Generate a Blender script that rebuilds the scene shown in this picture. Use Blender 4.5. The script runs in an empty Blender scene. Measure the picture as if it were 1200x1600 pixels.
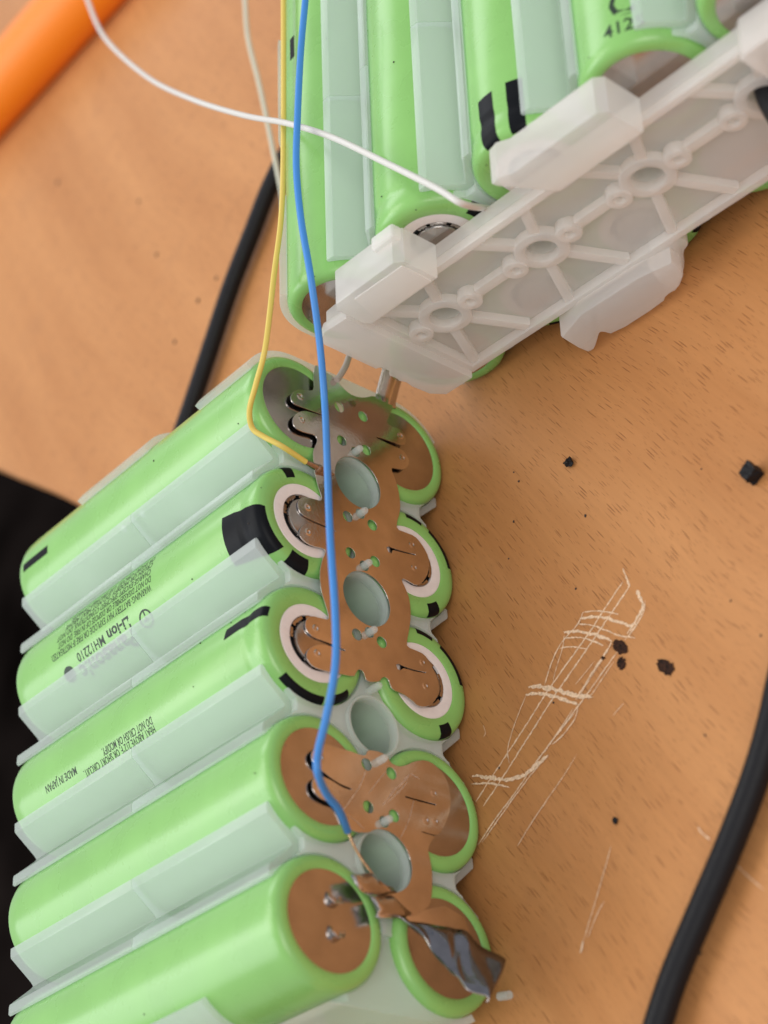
import bpy, bmesh, math, random
from mathutils import Matrix, Vector
random.seed(7)
M = 0.001                      # everything below is written in millimetres
R_ = math.radians
DATA = {"plateA":[[6.7,26.83],[3.98,26.74],[3.3,28.02],[2.83,29.88],[1.67,31.17],[0.44,31.69],[-0.35,31.2],
[-0.45,30.08],[-0.32,27.58],[-0.18,25.74],[-0.09,24.26],[-0.24,24.17],[-0.4,25.75],[-0.59,27.69],[-0.89,29.16],
[-1.92,30.62],[-3.24,31.42],[-4.32,31.44],[-4.9,30.76],[-4.93,29.23],[-4.54,27.31],[-5.0,26.76],[-6.19,27.06],
[-7.78,27.85],[-9.46,27.82],[-11.33,27.77],[-13.67,27.35],[-15.45,26.58],[-16.29,26.86],[-16.46,28.65],
[-16.76,30.34],[-17.85,31.32],[-19.07,31.44],[-19.98,30.85],[-20.29,28.9],[-20.39,26.71],[-20.54,24.5],
[-20.78,24.38],[-20.68,26.73],[-20.71,28.49],[-21.27,30.06],[-22.52,31.22],[-23.68,31.46],[-24.46,30.74],
[-24.8,29.2],[-24.43,26.78],[-25.01,26.6],[-26.87,27.52],[-29.18,28.07],[-31.86,27.95],[-33.62,27.43],
[-35.34,26.82],[-36.28,26.81],[-36.48,28.27],[-36.6,29.98],[-37.41,31.01],[-38.66,31.38],[-39.57,30.94],
[-40.04,29.79],[-40.03,27.67],[-40.27,24.14],[-40.58,24.16],[-40.57,26.01],[-40.58,28.14],[-41.19,29.66],
[-42.26,30.99],[-43.32,31.47],[-44.22,31.15],[-44.79,30.11],[-44.8,28.02],[-44.5,25.46],[-44.19,22.86],
[-43.52,22.46],[-42.88,22.06],[-42.62,21.56],[-42.85,21.06],[-43.53,20.82],[-44.1,20.6],[-44.18,19.83],
[-43.58,18.02],[-42.86,17.6],[-42.47,16.9],[-42.78,16.27],[-43.65,16.04],[-44.21,15.61],[-44.29,13.65],
[-44.89,12.01],[-45.46,11.08],[-45.3,9.7],[-44.56,8.25],[-43.21,7.09],[-41.66,6.35],[-39.95,6.43],[-38.59,7.11],
[-37.27,7.88],[-36.42,8.71],[-36.24,10.08],[-36.18,12.09],[-35.18,11.99],[-33.22,11.37],[-30.65,10.73],
[-27.82,10.66],[-26.02,11.31],[-24.83,12.03],[-24.41,11.62],[-24.52,10.46],[-24.84,9.08],[-23.97,7.8],
[-22.44,6.68],[-20.54,5.94],[-18.63,5.87],[-17.42,6.6],[-16.45,7.46],[-15.83,8.45],[-15.84,10.26],[-15.89,12.07],
[-14.41,11.83],[-12.68,11.13],[-10.89,10.8],[-8.36,10.93],[-6.39,11.46],[-4.71,12.21],[-4.38,10.77],[-3.99,9.28],
[-2.85,8.28],[-1.55,8.0],[-0.71,8.7],[-0.21,9.13],[-0.25,12.06],[-0.15,14.7],[0.19,14.62],[0.46,11.51],
[0.57,8.96],[1.82,8.29],[3.16,8.54],[3.66,9.33],[3.45,10.97],[3.63,12.42],[5.93,11.22],[8.52,10.13],[8.53,10.5],
[8.14,14.41],[6.7,16.65],[6.17,18.78],[6.51,20.31],[7.34,21.54],[8.27,22.24],[8.56,25.3],[9.3,26.14]],
"plateA_holes":[[2.75,21.95],[2.95,17.16],[-3.51,21.92],[-3.32,17.03],[-17.14,21.85],[-16.94,17.03],[-23.45,21.82],
[-23.31,17.05],[-37.07,21.7],[-36.91,17.04]],"plateA_dimple":[[4.65,19.2],[4.09,12.37]],"plateA_slots":[[[-19.95,14.53],
[-19.62,13.94],[-19.68,13.38],[-19.43,10.63],[-19.2,8.62],[-19.37,8.63],[-19.73,10.9],[-20.01,13.27],[-20.74,13.58],
[-20.68,14.13]],[[-39.85,14.55],[-39.55,14.07],[-39.68,13.18],[-39.62,10.9],[-39.39,8.77],[-39.55,8.79],
[-39.89,11.16],[-39.99,13.21],[-40.55,13.81],[-40.48,14.34]]],"weldA":[[1.48,29.73],[-2.75,29.68],[-18.37,29.52],
[-22.67,29.71],[2.34,9.46],[-1.89,9.45],[-38.48,29.35],[-42.42,29.32],[-17.66,9.12],[-21.72,9.08],[-37.94,9.25],
[-41.75,9.08]],"plateB":[[-56.09,28.65],[-56.2,26.77],[-56.09,24.78],[-56.24,22.99],[-56.12,21.73],[-55.22,21.41],
[-54.94,20.45],[-54.82,18.92],[-55.16,17.6],[-56.0,17.27],[-56.26,15.85],[-55.77,14.47],[-54.56,12.54],
[-53.83,10.34],[-54.22,8.46],[-55.7,6.69],[-57.98,6.11],[-60.45,6.41],[-62.75,7.54],[-64.55,8.82],[-65.17,9.64],
[-65.14,12.43],[-65.31,12.45],[-65.31,9.66],[-66.13,10.67],[-67.66,11.59],[-69.38,11.21],[-71.47,11.12],
[-73.8,11.47],[-75.83,12.03],[-76.91,13.53],[-77.84,15.03],[-77.94,16.04],[-77.39,17.57],[-76.68,19.47],
[-76.12,21.38],[-75.73,22.51],[-68.07,24.91],[-67.23,26.07],[-67.88,25.73],[-66.12,26.44],[-64.85,27.24],
[-64.73,28.78],[-64.49,30.49],[-63.77,31.51],[-62.69,31.7],[-61.77,31.26],[-61.08,30.06],[-61.44,27.95],
[-61.96,26.43],[-62.0,24.86],[-61.73,24.68],[-61.62,26.4],[-61.21,27.94],[-60.28,30.0],[-59.74,31.01],
[-58.9,31.57],[-57.93,31.39],[-56.93,30.35]],"plateB_split":37,"plateB_holes":[[-57.39,21.68],[-57.62,17.22],
[-63.77,21.96],[-64.01,17.36]],"plateB_slots":[[[-60.47,14.91],[-60.44,12.12],[-60.37,9.26],[-60.58,9.28],
[-60.69,12.15],[-60.71,14.94]]],"weldB":[[-58.47,29.88],[-63.07,30.2],[-58.77,9.41],[-63.06,9.61],[-63.3,11.4]],
"scuffs":[[0.25,[[-63.0,19.37],[-60.73,17.52],[-58.94,15.7],[-56.79,13.61]]],[0.2,[[-56.79,13.61],[-56.93,12.79],
[-57.17,11.98]]],[0.16,[[-65.54,26.71],[-63.93,25.41],[-61.1,23.2],[-58.47,21.98]]],[0.15,[[-62.29,18.49],
[-60.25,16.25],[-58.28,14.39]]],[0.12,[[-61.72,21.66],[-58.83,19.38],[-57.48,18.03]]],[0.12,[[-67.11,16.53],
[-64.03,14.58],[-60.75,13.41]]],[0.12,[[-65.92,25.57],[-66.3,24.43],[-67.25,22.94]]]],"torn":[[-77.65,28.48],
[-82.2,28.45]],"foil":[[[-78.48,-0.4,16.76],[-78.9,-1.2,15.05],[-79.58,-2.2,14.04],[-80.51,-4.5,11.51],
[-81.74,-5.8,10.36],[-83.6,-7.6,8.54],[-85.03,-8.6,6.87]],[[-78.58,-0.4,17.75],[-81.21,-1.8,16.08],[-83.78,-3.4,14.86],
[-87.29,-6.0,13.73],[-89.73,-7.5,13.48],[-90.93,-8.6,12.11],[-91.83,-9.2,12.06]]],"flap1":[[-75.09,-1.8,27.15],
[-74.24,-1.2,24.55],[-73.58,-1.0,22.65],[-74.49,-0.7,20.54],[-74.63,-0.5,18.67],[-75.24,-0.45,17.95],[-76.32,-0.6,21.11],
[-77.13,-1.4,23.78],[-77.01,-1.9,25.62],[-76.37,-2.2,26.65]],"flap2":[[-77.59,-1.8,23.93],[-76.37,-0.7,21.2],
[-75.82,-0.5,18.78],[-76.86,-0.5,17.17],[-77.67,-0.45,15.49],[-78.47,-0.5,16.85],[-79.33,-1.0,19.81],[-80.07,-1.7,23.23],
[-79.01,-2.2,22.73]],"rip":[[-76.54,25.06],[-79.72,22.84]],"scratch":[[0.32,[[-34.87,-32.59],[-36.25,-32.94],
[-37.94,-33.23],[-38.17,-32.98]]],[0.22,[[-36.8,-32.31],[-39.09,-28.52],[-41.0,-25.68],[-42.9,-22.42],
[-45.68,-17.28],[-47.48,-14.4],[-50.2,-10.49],[-52.62,-6.61],[-55.07,-2.69],[-57.38,0.78]]],[0.24,[[-38.1,-33.2],
[-40.41,-29.51],[-42.3,-26.28],[-44.65,-22.53],[-47.29,-17.86],[-50.14,-13.54],[-53.47,-8.67],[-56.36,-4.28],
[-58.58,-0.61]]],[0.45,[[-39.2,-34.4],[-40.55,-34.74],[-41.74,-35.1],[-42.8,-34.5],[-43.59,-33.35],[-44.75,-31.53]]],
[0.18,[[-41.46,-35.56],[-43.06,-35.05],[-44.51,-33.17],[-45.5,-30.98]]],[0.42,[[-38.57,-23.6],[-39.42,-25.97],
[-40.66,-28.23],[-42.35,-30.37],[-44.34,-32.81]]],[0.18,[[-37.95,-24.34],[-38.89,-26.9],[-40.48,-29.49],
[-41.26,-30.57]]],[0.2,[[-39.25,-23.06],[-40.68,-25.74],[-42.54,-27.88],[-44.36,-29.99],[-46.04,-32.88]]],
[0.45,[[-39.33,-20.28],[-40.11,-22.48],[-41.52,-24.76],[-43.12,-26.95],[-44.62,-28.72]]],[0.2,[[-40.19,-20.13],
[-41.34,-23.11],[-43.55,-26.05],[-44.63,-27.09]]],[0.16,[[-41.27,-18.88],[-42.04,-21.3],[-43.67,-23.96]]],
[0.2,[[-37.95,-24.34],[-39.41,-23.03],[-40.08,-20.79],[-40.95,-18.93],[-43.1,-16.85],[-45.52,-15.37]]],
[0.13,[[-39.81,-20.2],[-41.63,-19.67],[-44.19,-17.74],[-46.45,-16.72]]],[0.6,[[-44.46,-12.2],[-45.57,-14.71],
[-47.45,-17.83],[-49.75,-20.8],[-50.86,-23.58]]],[0.45,[[-45.39,-11.48],[-46.35,-14.16],[-48.04,-16.88],
[-49.79,-19.12],[-51.09,-21.06]]],[0.14,[[-45.57,-11.58],[-47.77,-9.56],[-50.35,-7.62],[-52.43,-6.55],
[-54.37,-6.78]]],[0.3,[[-44.77,-28.69],[-46.24,-26.79],[-47.55,-24.5],[-49.62,-21.65],[-50.21,-20.72]]],
[0.2,[[-46.52,-29.58],[-48.54,-25.96],[-50.43,-22.75],[-52.63,-18.63],[-55.44,-13.52],[-57.38,-9.35]]],
[0.15,[[-47.71,-28.55],[-50.04,-24.87],[-51.21,-23.02]]],[0.2,[[-51.34,-21.02],[-52.98,-20.23],[-54.45,-17.48],
[-54.86,-15.31]]],[0.15,[[-51.28,-20.11],[-53.51,-16.8],[-55.59,-13.07]]],[0.55,[[-53.25,0.88],[-54.25,-1.47],
[-55.89,-4.35],[-56.87,-6.83],[-57.22,-8.95],[-57.08,-10.26],[-56.07,-14.26]]],[0.25,[[-54.35,1.26],[-55.7,-2.6],
[-57.8,-6.25]]],[0.2,[[-51.98,-20.41],[-55.47,-12.98],[-59.24,-7.01],[-61.33,-2.87],[-63.92,1.1]]],[0.2,[[-56.08,-14.47],
[-57.93,-9.91],[-61.34,-3.97],[-63.83,0.26]]],[0.12,[[-55.37,-26.92],[-54.41,-29.09]]],[0.12,[[-58.16,-19.58],
[-60.1,-16.93],[-62.9,-12.29],[-65.15,-8.76],[-66.89,-6.46]]],[0.12,[[-72.89,-23.42],[-75.64,-21.69],[-79.89,-18.97],
[-83.78,-16.32]]],[0.3,[[-83.78,-16.32],[-85.18,-15.58]]],[0.12,[[-79.82,-20.92],[-81.09,-19.24],[-83.66,-17.07]]],
[0.2,[[-75.7,-38.04],[-76.53,-38.31],[-78.06,-39.54]]],[0.12,[[-81.48,-42.09],[-84.27,-44.04],[-87.13,-46.34]]],
[0.1,[[-46.51,-2.54],[-47.95,-2.89],[-48.34,-2.27]]],[0.1,[[-48.04,-21.1],[-47.04,-23.35],[-46.18,-25.16]]]],
"stains":[[[-44.7,-28.91],[-44.74,-29.72],[-45.74,-30.94],[-46.72,-31.47],[-47.44,-31.02],[-47.23,-30.05],
[-46.65,-29.15],[-45.68,-28.85]],[[-47.5,-29.2],[-47.63,-29.98],[-48.48,-30.62],[-49.43,-30.32],[-49.66,-29.59],
[-48.91,-29.01]],[[-50.97,-35.76],[-50.97,-36.61],[-52.04,-38.12],[-53.31,-38.82],[-54.11,-37.89],[-53.33,-36.71],
[-52.27,-35.77]],[[-46.01,-26.43],[-46.18,-27.01],[-46.69,-27.04],[-46.62,-26.52]]],"smudges":[[[-31.45,-24.13],
[-31.28,-25.06],[-32.25,-25.52],[-33.31,-24.44],[-32.34,-23.97]]],"crumbs":[[-13.58,-26.2],[-32.85,-57.26],
[-69.94,-24.75],[-48.23,-49.43],[-64.38,-41.56],[-91.42,-35.07],[-27.13,-48.8],[-10.88,-15.48],[-8.8,-14.68],
[-23.37,-27.36],[-22.57,-11.44],[-17.03,-13.41],[-55.03,-52.98],[-85.43,-40.63],[-48.87,-16.53],[-54.16,-4.61],
[-33.74,-23.6]],"specks_left":[[116.95,84.0],[97.47,77.55],[77.55,57.42],[70.53,71.73],[50.69,70.27],[147.04,117.38],
[75.84,63.5]],"blue":[[57.76,-26.58,46.0],[53.96,-26.12,46.0],[45.45,-23.64,45.42],[34.76,-21.03,44.6],
[26.31,-19.17,43.87],[17.81,-18.04,42.65],[8.18,-17.44,41.0],[-0.24,-13.62,36.69],[-8.06,-10.0,33.33],
[-21.31,-12.27,35.67],[-34.17,-15.0,38.4],[-46.0,-15.02,38.42],[-53.72,-15.0,38.99],[-60.23,-12.94,39.26],
[-64.27,-11.59,39.7],[-67.11,-11.0,39.62],[-67.78,-7.5,35.34],[-68.15,-5.0,31.17],[-68.57,-1.2,26.62]],
"blue_tip":[[-68.57,-1.2,26.62],[-70.42,-1.0,25.5],[-72.47,-0.8,23.62],[-74.23,-0.7,21.46],[-75.31,-0.6,19.46]],
"yellow":[[72.48,-14.48,40.0],[68.27,-14.18,40.0],[41.55,-12.29,40.0],[24.3,-11.88,41.0],[13.2,-9.71,41.35],
[1.05,-7.78,42.0],[-3.11,-3.96,41.0],[-5.18,-0.63,39.7],[-6.71,1.07,38.0],[-8.17,0.27,36.79],[-10.17,-1.5,34.72],
[-10.99,-1.2,29.98]],"yellow_tip":[[-10.88,-1.1,30.14],[-10.85,-0.9,28.27],[-10.84,-0.7,26.15],[-10.78,-0.6,24.34]],
"white":[[157.2,68.43,26.0],[142.5,62.15,28.0],[120.89,51.73,30.38],[94.35,33.99,32.89],[72.7,16.25,36.0],
[53.79,-1.02,38.76],[38.39,-15.96,42.2],[29.09,-24.89,41.4],[17.69,-34.28,40.6],[6.79,-43.05,40.0],[1.83,-46.68,39.0],
[8.81,-42.46,29.94],[9.37,-43.24,27.13]],"white2":[[127.06,27.56,14.0],[122.49,28.07,13.32],[113.35,29.07,12.15],
[102.53,29.1,9.94],[91.76,29.11,8.11],[85.63,29.08,7.21],[76.45,28.9,6.0],[73.68,31.73,3.0]],"greywire":[[12.96,-1.5,19.93],
[10.3,-1.6,21.01],[8.46,-1.18,21.85],[7.38,-0.9,22.47]],"cableL":[[98.47,16.26,2.3],[93.04,26.46,2.3],
[86.01,35.94,2.3],[78.41,42.48,2.3],[69.16,50.12,2.3],[59.28,56.75,2.3],[49.48,63.33,2.3],[39.73,69.87,2.3],
[29.83,73.21,2.3]],"cableR":[[-51.98,-63.01,2.4],[-61.93,-57.1,2.4],[-68.36,-53.57,2.4],[-74.13,-49.71,2.4],
[-80.9,-44.1,2.4],[-87.82,-37.73,2.4],[-93.5,-32.57,2.4],[-98.75,-28.65,2.4],[-104.1,-25.15,2.4],[-109.61,-22.49,2.4]],
"orange":[[186.94,143.46,7.0],[188.1,97.51,7.0]],"edge":[[75.9,138.51],[67.68,128.21],[59.71,118.15],[49.93,106.83]],
"dirt":[[-35.26,5.7,36.95],[-35.76,8.57,37.28],[-35.58,16.02,37.17],[-42.79,16.35,38.34],[-54.82,7.05,36.41],
[-55.12,13.55,36.66],[-61.57,2.92,38.58],[-60.3,-3.73,38.6],[-54.92,32.96,36.49],[-70.0,48.24,29.5],[-73.39,13.57,34.48],
[-22.71,2.52,38.28],[-18.53,-0.93,38.45],[-3.85,4.63,37.77],[0.6,25.08,38.6],[-24.49,17.11,37.59],[-85.78,30.31,37.31],
[-13.95,13.93,36.1],[37.24,-36.08,38.43],[12.62,-39.49,35.75],[14.89,-30.83,38.37],[8.56,-36.68,37.65],
[10.8,-15.21,38.18],[56.27,-20.35,36.94],[5.4,-51.46,38.53],[9.38,-71.03,38.35]],"cam":{"C":[-170.973,-180.426,184.545],
"R":[[-0.071571,-0.651503,-0.755262],[-0.84108,0.446442,-0.305407],[0.536155,0.613378,-0.579919]],"f":3032.2587122639957},"p":20.266}

SC = bpy.context.scene
COL = SC.collection

# ------------------------------------------------------------------ camera
cd = DATA['cam']
right, down, fwd = [Vector(r) for r in cd['R']]
cam = bpy.data.cameras.new('camera')
cam.sensor_fit = 'HORIZONTAL'; cam.sensor_width = 36.0
cam.lens = cd['f'] / 1200.0 * 36.0
cam.clip_start = 0.005; cam.clip_end = 50.0
cam.dof.use_dof = True; cam.dof.focus_distance = 0.288; cam.dof.aperture_fstop = 25.0
camo = bpy.data.objects.new('camera', cam); COL.objects.link(camo)
mw = Matrix.Identity(4)
for i in range(3):
    mw[i][0] = right[i]; mw[i][1] = -down[i]; mw[i][2] = -fwd[i]; mw[i][3] = cd['C'][i] * M
camo.matrix_world = mw
SC.camera = camo

# ------------------------------------------------------------------ world and lamps
wd = bpy.data.worlds.new('World'); SC.world = wd; wd.use_nodes = True
wd.node_tree.nodes['Background'].inputs[0].default_value = (0.92, 0.93, 1.0, 1)
wd.node_tree.nodes['Background'].inputs[1].default_value = 0.50

def area_lamp(name, loc, target, sx, sy, power, color):
    l = bpy.data.lights.new(name, 'AREA'); l.shape = 'RECTANGLE'; l.size = sx; l.size_y = sy
    l.energy = power; l.color = color
    o = bpy.data.objects.new(name, l); COL.objects.link(o); o.location = loc
    o.rotation_euler = (Vector(target) - Vector(loc)).to_track_quat('-Z', 'Y').to_euler()
    return o
area_lamp('ceiling_lamp', (0.25, 0.75, 1.35), (0, 0, 0), 1.0, 0.8, 6.5, (1.0, 0.96, 0.90))
area_lamp('window_light', (-0.35, 1.35, 1.25), (0, 0, 0), 1.3, 0.9, 9.5, (0.93, 0.97, 1.0))
area_lamp('front_fill', (-0.7, -1.1, 1.25), (0, 0, 0), 1.2, 0.9, 11.0, (1.0, 0.95, 0.88))  # unseen fill added on the camera side to brighten the cell fronts
area_lamp('far_window_light', (1.95, 1.1, 1.35), (0.1, 0.1, 0), 1.2, 0.9, 8.0, (0.96, 0.97, 1.0))

vs = SC.view_settings
SC.display_settings.display_device = 'sRGB'
vs.view_transform = 'Standard'; vs.look = 'None'; vs.exposure = 0.16; vs.gamma = 1.0
vs.use_curve_mapping = False
SC.cycles.max_bounces = 10
SC.cycles.transparent_max_bounces = 24
SC.cycles.use_denoising = True

# ------------------------------------------------------------------ materials
def new_mat(name):
    m = bpy.data.materials.new(name); m.use_nodes = True
    return m, m.node_tree, m.node_tree.nodes['Principled BSDF']

def N(t, kind, **kw):
    n = t.nodes.new(kind)
    for k, v in kw.items():
        if k.startswith('i_'):
            n.inputs[k[2:].replace('_', ' ')].default_value = v
        else:
            setattr(n, k, v)
    return n

def simple(name, col, rough=0.5, metal=0.0, coat=0.0, noise=0.0, nscale=400.0, bump=0.0, bscale=3000.0, sss=0.0, spec=0.5):
    m, t, b = new_mat(name)
    b.inputs['Base Color'].default_value = (*col, 1)
    b.inputs['Roughness'].default_value = rough
    b.inputs['Metallic'].default_value = metal
    b.inputs['Coat Weight'].default_value = coat
    b.inputs['Coat Roughness'].default_value = 0.15
    b.inputs['Specular IOR Level'].default_value = spec
    tc = N(t, 'ShaderNodeTexCoord')
    if noise > 0:
        nz = N(t, 'ShaderNodeTexNoise'); nz.inputs['Scale'].default_value = nscale; nz.inputs['Detail'].default_value = 6
        t.links.new(tc.outputs['Object'], nz.inputs['Vector'])
        mr = N(t, 'ShaderNodeMapRange'); mr.inputs[1].default_value = 0.3; mr.inputs[2].default_value = 0.7
        mr.inputs[3].default_value = 1 - noise; mr.inputs[4].default_value = 1 + noise * 0.5
        t.links.new(nz.outputs['Fac'], mr.inputs[0])
        hv = N(t, 'ShaderNodeHueSaturation'); hv.inputs['Color'].default_value = (*col, 1)
        t.links.new(mr.outputs[0], hv.inputs['Value']); t.links.new(hv.outputs[0], b.inputs['Base Color'])
        mr2 = N(t, 'ShaderNodeMapRange'); mr2.inputs[3].default_value = rough * 0.8; mr2.inputs[4].default_value = min(1, rough * 1.25)
        t.links.new(nz.outputs['Fac'], mr2.inputs[0]); t.links.new(mr2.outputs[0], b.inputs['Roughness'])
    if bump > 0:
        n2 = N(t, 'ShaderNodeTexNoise'); n2.inputs['Scale'].default_value = bscale; n2.inputs['Detail'].default_value = 3
        t.links.new(tc.outputs['Object'], n2.inputs['Vector'])
        bp = N(t, 'ShaderNodeBump'); bp.inputs['Strength'].default_value = bump; bp.inputs['Distance'].default_value = 0.0003
        t.links.new(n2.outputs['Fac'], bp.inputs['Height']); t.links.new(bp.outputs[0], b.inputs['Normal'])
    if sss > 0:
        b.inputs['Subsurface Weight'].default_value = sss
        b.inputs['Subsurface Radius'].default_value = (1, 1, 1)
        b.inputs['Subsurface Scale'].default_value = 0.003
    return m

def plastic(name, col, clear, rough, through, tint):
    """milky translucent polymer: a diffuse body that also passes scattered light, plus a share of straight-through light"""
    m, t, b = new_mat(name)
    b.inputs['Base Color'].default_value = (*col, 1)
    b.inputs['Roughness'].default_value = rough
    tc = N(t, 'ShaderNodeTexCoord')
    nz = N(t, 'ShaderNodeTexNoise'); nz.inputs['Scale'].default_value = 220; nz.inputs['Detail'].default_value = 5
    t.links.new(tc.outputs['Object'], nz.inputs['Vector'])
    bp = N(t, 'ShaderNodeBump'); bp.inputs['Strength'].default_value = 0.10; bp.inputs['Distance'].default_value = 0.0006
    t.links.new(nz.outputs['Fac'], bp.inputs['Height']); t.links.new(bp.outputs[0], b.inputs['Normal'])
    tl = N(t, 'ShaderNodeBsdfTranslucent'); tl.inputs[0].default_value = (*col, 1)
    m1 = N(t, 'ShaderNodeMixShader'); m1.inputs[0].default_value = through
    tr = N(t, 'ShaderNodeBsdfTransparent'); tr.inputs[0].default_value = (*tint, 1)
    mx = N(t, 'ShaderNodeMixShader'); mx.inputs[0].default_value = clear
    out = t.nodes['Material Output']
    t.links.new(b.outputs[0], m1.inputs[1]); t.links.new(tl.outputs[0], m1.inputs[2])
    t.links.new(m1.outputs[0], mx.inputs[1]); t.links.new(tr.outputs[0], mx.inputs[2]); t.links.new(mx.outputs[0], out.inputs[0])
    return m

def wood():
    m, t, b = new_mat('beech_wood')
    L = t.links.new
    tc = N(t, 'ShaderNodeTexCoord')
    mp = N(t, 'ShaderNodeMapping'); mp.inputs['Rotation'].default_value = (0, 0, R_(-31))
    mp.inputs['Scale'].default_value = (1000, 1000, 1000)      # to millimetres
    L(tc.outputs['Object'], mp.inputs['Vector'])
    # slow wander of the grain
    wn = N(t, 'ShaderNodeTexNoise'); wn.inputs['Scale'].default_value = 0.012; wn.inputs['Detail'].default_value = 2
    L(mp.outputs[0], wn.inputs['Vector'])
    wv = N(t, 'ShaderNodeVectorMath', operation='MULTIPLY_ADD'); wv.inputs[1].default_value = (0, 14, 0)
    L(wn.outputs['Color'], wv.inputs[0]); L(mp.outputs[0], wv.inputs[2])
    def pores(sx, sy, thr, seed):
        q = N(t, 'ShaderNodeMapping'); q.inputs['Scale'].default_value = (sx, sy, 0); q.inputs['Location'].default_value = (seed, seed * 1.7, 0)
        L(wv.outputs[0], q.inputs['Vector'])
        v = N(t, 'ShaderNodeTexVoronoi', voronoi_dimensions='2D', feature='F1'); v.inputs['Scale'].default_value = 1.0
        L(q.outputs[0], v.inputs['Vector'])
        sp = N(t, 'ShaderNodeSeparateColor'); L(v.outputs['Color'], sp.inputs[0])
        th = N(t, 'ShaderNodeMapRange'); th.inputs[3].default_value = thr * 0.25; th.inputs[4].default_value = thr
        L(sp.outputs[0], th.inputs[0])
        sub = N(t, 'ShaderNodeMath', operation='SUBTRACT'); L(th.outputs[0], sub.inputs[0]); L(v.outputs['Distance'], sub.inputs[1])
        mr = N(t, 'ShaderNodeMapRange'); mr.inputs[1].default_value = 0.0; mr.inputs[2].default_value = 0.06
        L(sub.outputs[0], mr.inputs[0])
        dm = N(t, 'ShaderNodeMath', operation='MULTIPLY'); L(mr.outputs[0], dm.inputs[0])
        sm = N(t, 'ShaderNodeMapRange'); sm.inputs[3].default_value = 0.35; sm.inputs[4].default_value = 1.0
        L(sp.outputs[1], sm.inputs[0]); L(sm.outputs[0], dm.inputs[1])
        return dm
    p1 = pores(1 / 7.5, 1 / 0.46, 0.21, 3.0)
    p2 = pores(1 / 4.2, 1 / 0.42, 0.17, 11.0)
    # broad colour variation along the grain
    q = N(t, 'ShaderNodeMapping'); q.inputs['Scale'].default_value = (0.006, 0.05, 1)
    L(wv.outputs[0], q.inputs['Vector'])
    n1 = N(t, 'ShaderNodeTexNoise'); n1.inputs['Scale'].default_value = 1.0; n1.inputs['Detail'].default_value = 6; n1.inputs['Roughness'].default_value = 0.6
    L(q.outputs[0], n1.inputs['Vector'])
    cr = N(t, 'ShaderNodeValToRGB')
    cr.color_ramp.elements[0].position = 0.3; cr.color_ramp.elements[0].color = (0.48, 0.200, 0.064, 1)
    cr.color_ramp.elements[1].position = 0.72; cr.color_ramp.elements[1].color = (0.635, 0.298, 0.110, 1)
    L(n1.outputs['Fac'], cr.inputs[0])
    # fine streaks
    q2 = N(t, 'ShaderNodeMapping'); q2.inputs['Scale'].default_value = (0.05, 1.4, 1)
    L(wv.outputs[0], q2.inputs['Vector'])
    n2 = N(t, 'ShaderNodeTexNoise'); n2.inputs['Scale'].default_value = 1.0; n2.inputs['Detail'].default_value = 5
    L(q2.outputs[0], n2.inputs['Vector'])
    st = N(t, 'ShaderNodeMapRange'); st.inputs[1].default_value = 0.3; st.inputs[2].default_value = 0.7; st.inputs[3].default_value = 0.95; st.inputs[4].default_value = 1.04
    L(n2.outputs['Fac'], st.inputs[0])
    h = N(t, 'ShaderNodeHueSaturation'); L(cr.outputs[0], h.inputs['Color']); L(st.outputs[0], h.inputs['Value'])
    # worn greyish smudges
    n3 = N(t, 'ShaderNodeTexNoise'); n3.inputs['Scale'].default_value = 0.045; n3.inputs['Detail'].default_value = 7; n3.inputs['Roughness'].default_value = 0.65
    L(mp.outputs[0], n3.inputs['Vector'])
    g = N(t, 'ShaderNodeMapRange'); g.inputs[1].default_value = 0.58; g.inputs[2].default_value = 0.78; g.inputs[3].default_value = 0; g.inputs[4].default_value = 0.35
    L(n3.outputs['Fac'], g.inputs[0])
    mg = N(t, 'ShaderNodeMix', data_type='RGBA'); mg.inputs['B'].default_value = (0.30, 0.15, 0.075, 1)
    L(g.outputs[0], mg.inputs['Factor']); L(h.outputs[0], mg.inputs['A'])
    mx = N(t, 'ShaderNodeMath', operation='MAXIMUM'); L(p1.outputs[0], mx.inputs[0])
    h2 = N(t, 'ShaderNodeMath', operation='MULTIPLY'); h2.inputs[1].default_value = 0.6; L(p2.outputs[0], h2.inputs[0]); L(h2.outputs[0], mx.inputs[1])
    pm = N(t, 'ShaderNodeMath', operation='MULTIPLY'); pm.inputs[1].default_value = 0.75; L(mx.outputs[0], pm.inputs[0])
    mp2 = N(t, 'ShaderNodeMix', data_type='RGBA'); mp2.inputs['B'].default_value = (0.20, 0.062, 0.016, 1)
    L(pm.outputs[0], mp2.inputs['Factor']); L(mg.outputs['Result'], mp2.inputs['A'])
    L(mp2.outputs['Result'], b.inputs['Base Color'])
    rr = N(t, 'ShaderNodeMapRange'); rr.inputs[3].default_value = 0.36; rr.inputs[4].default_value = 0.52
    L(n3.outputs['Fac'], rr.inputs[0]); L(rr.outputs[0], b.inputs['Roughness'])
    b.inputs['Specular IOR Level'].default_value = 0.28
    iv = N(t, 'ShaderNodeMath', operation='MULTIPLY_ADD'); iv.inputs[1].default_value = -1.0
    L(mx.outputs[0], iv.inputs[0]); L(n2.outputs['Fac'], iv.inputs[2])
    bp = N(t, 'ShaderNodeBump'); bp.inputs['Strength'].default_value = 0.25; bp.inputs['Distance'].default_value = 0.00008
    L(iv.outputs[0], bp.inputs['Height']); L(bp.outputs[0], b.inputs['Normal'])
    return m

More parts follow.
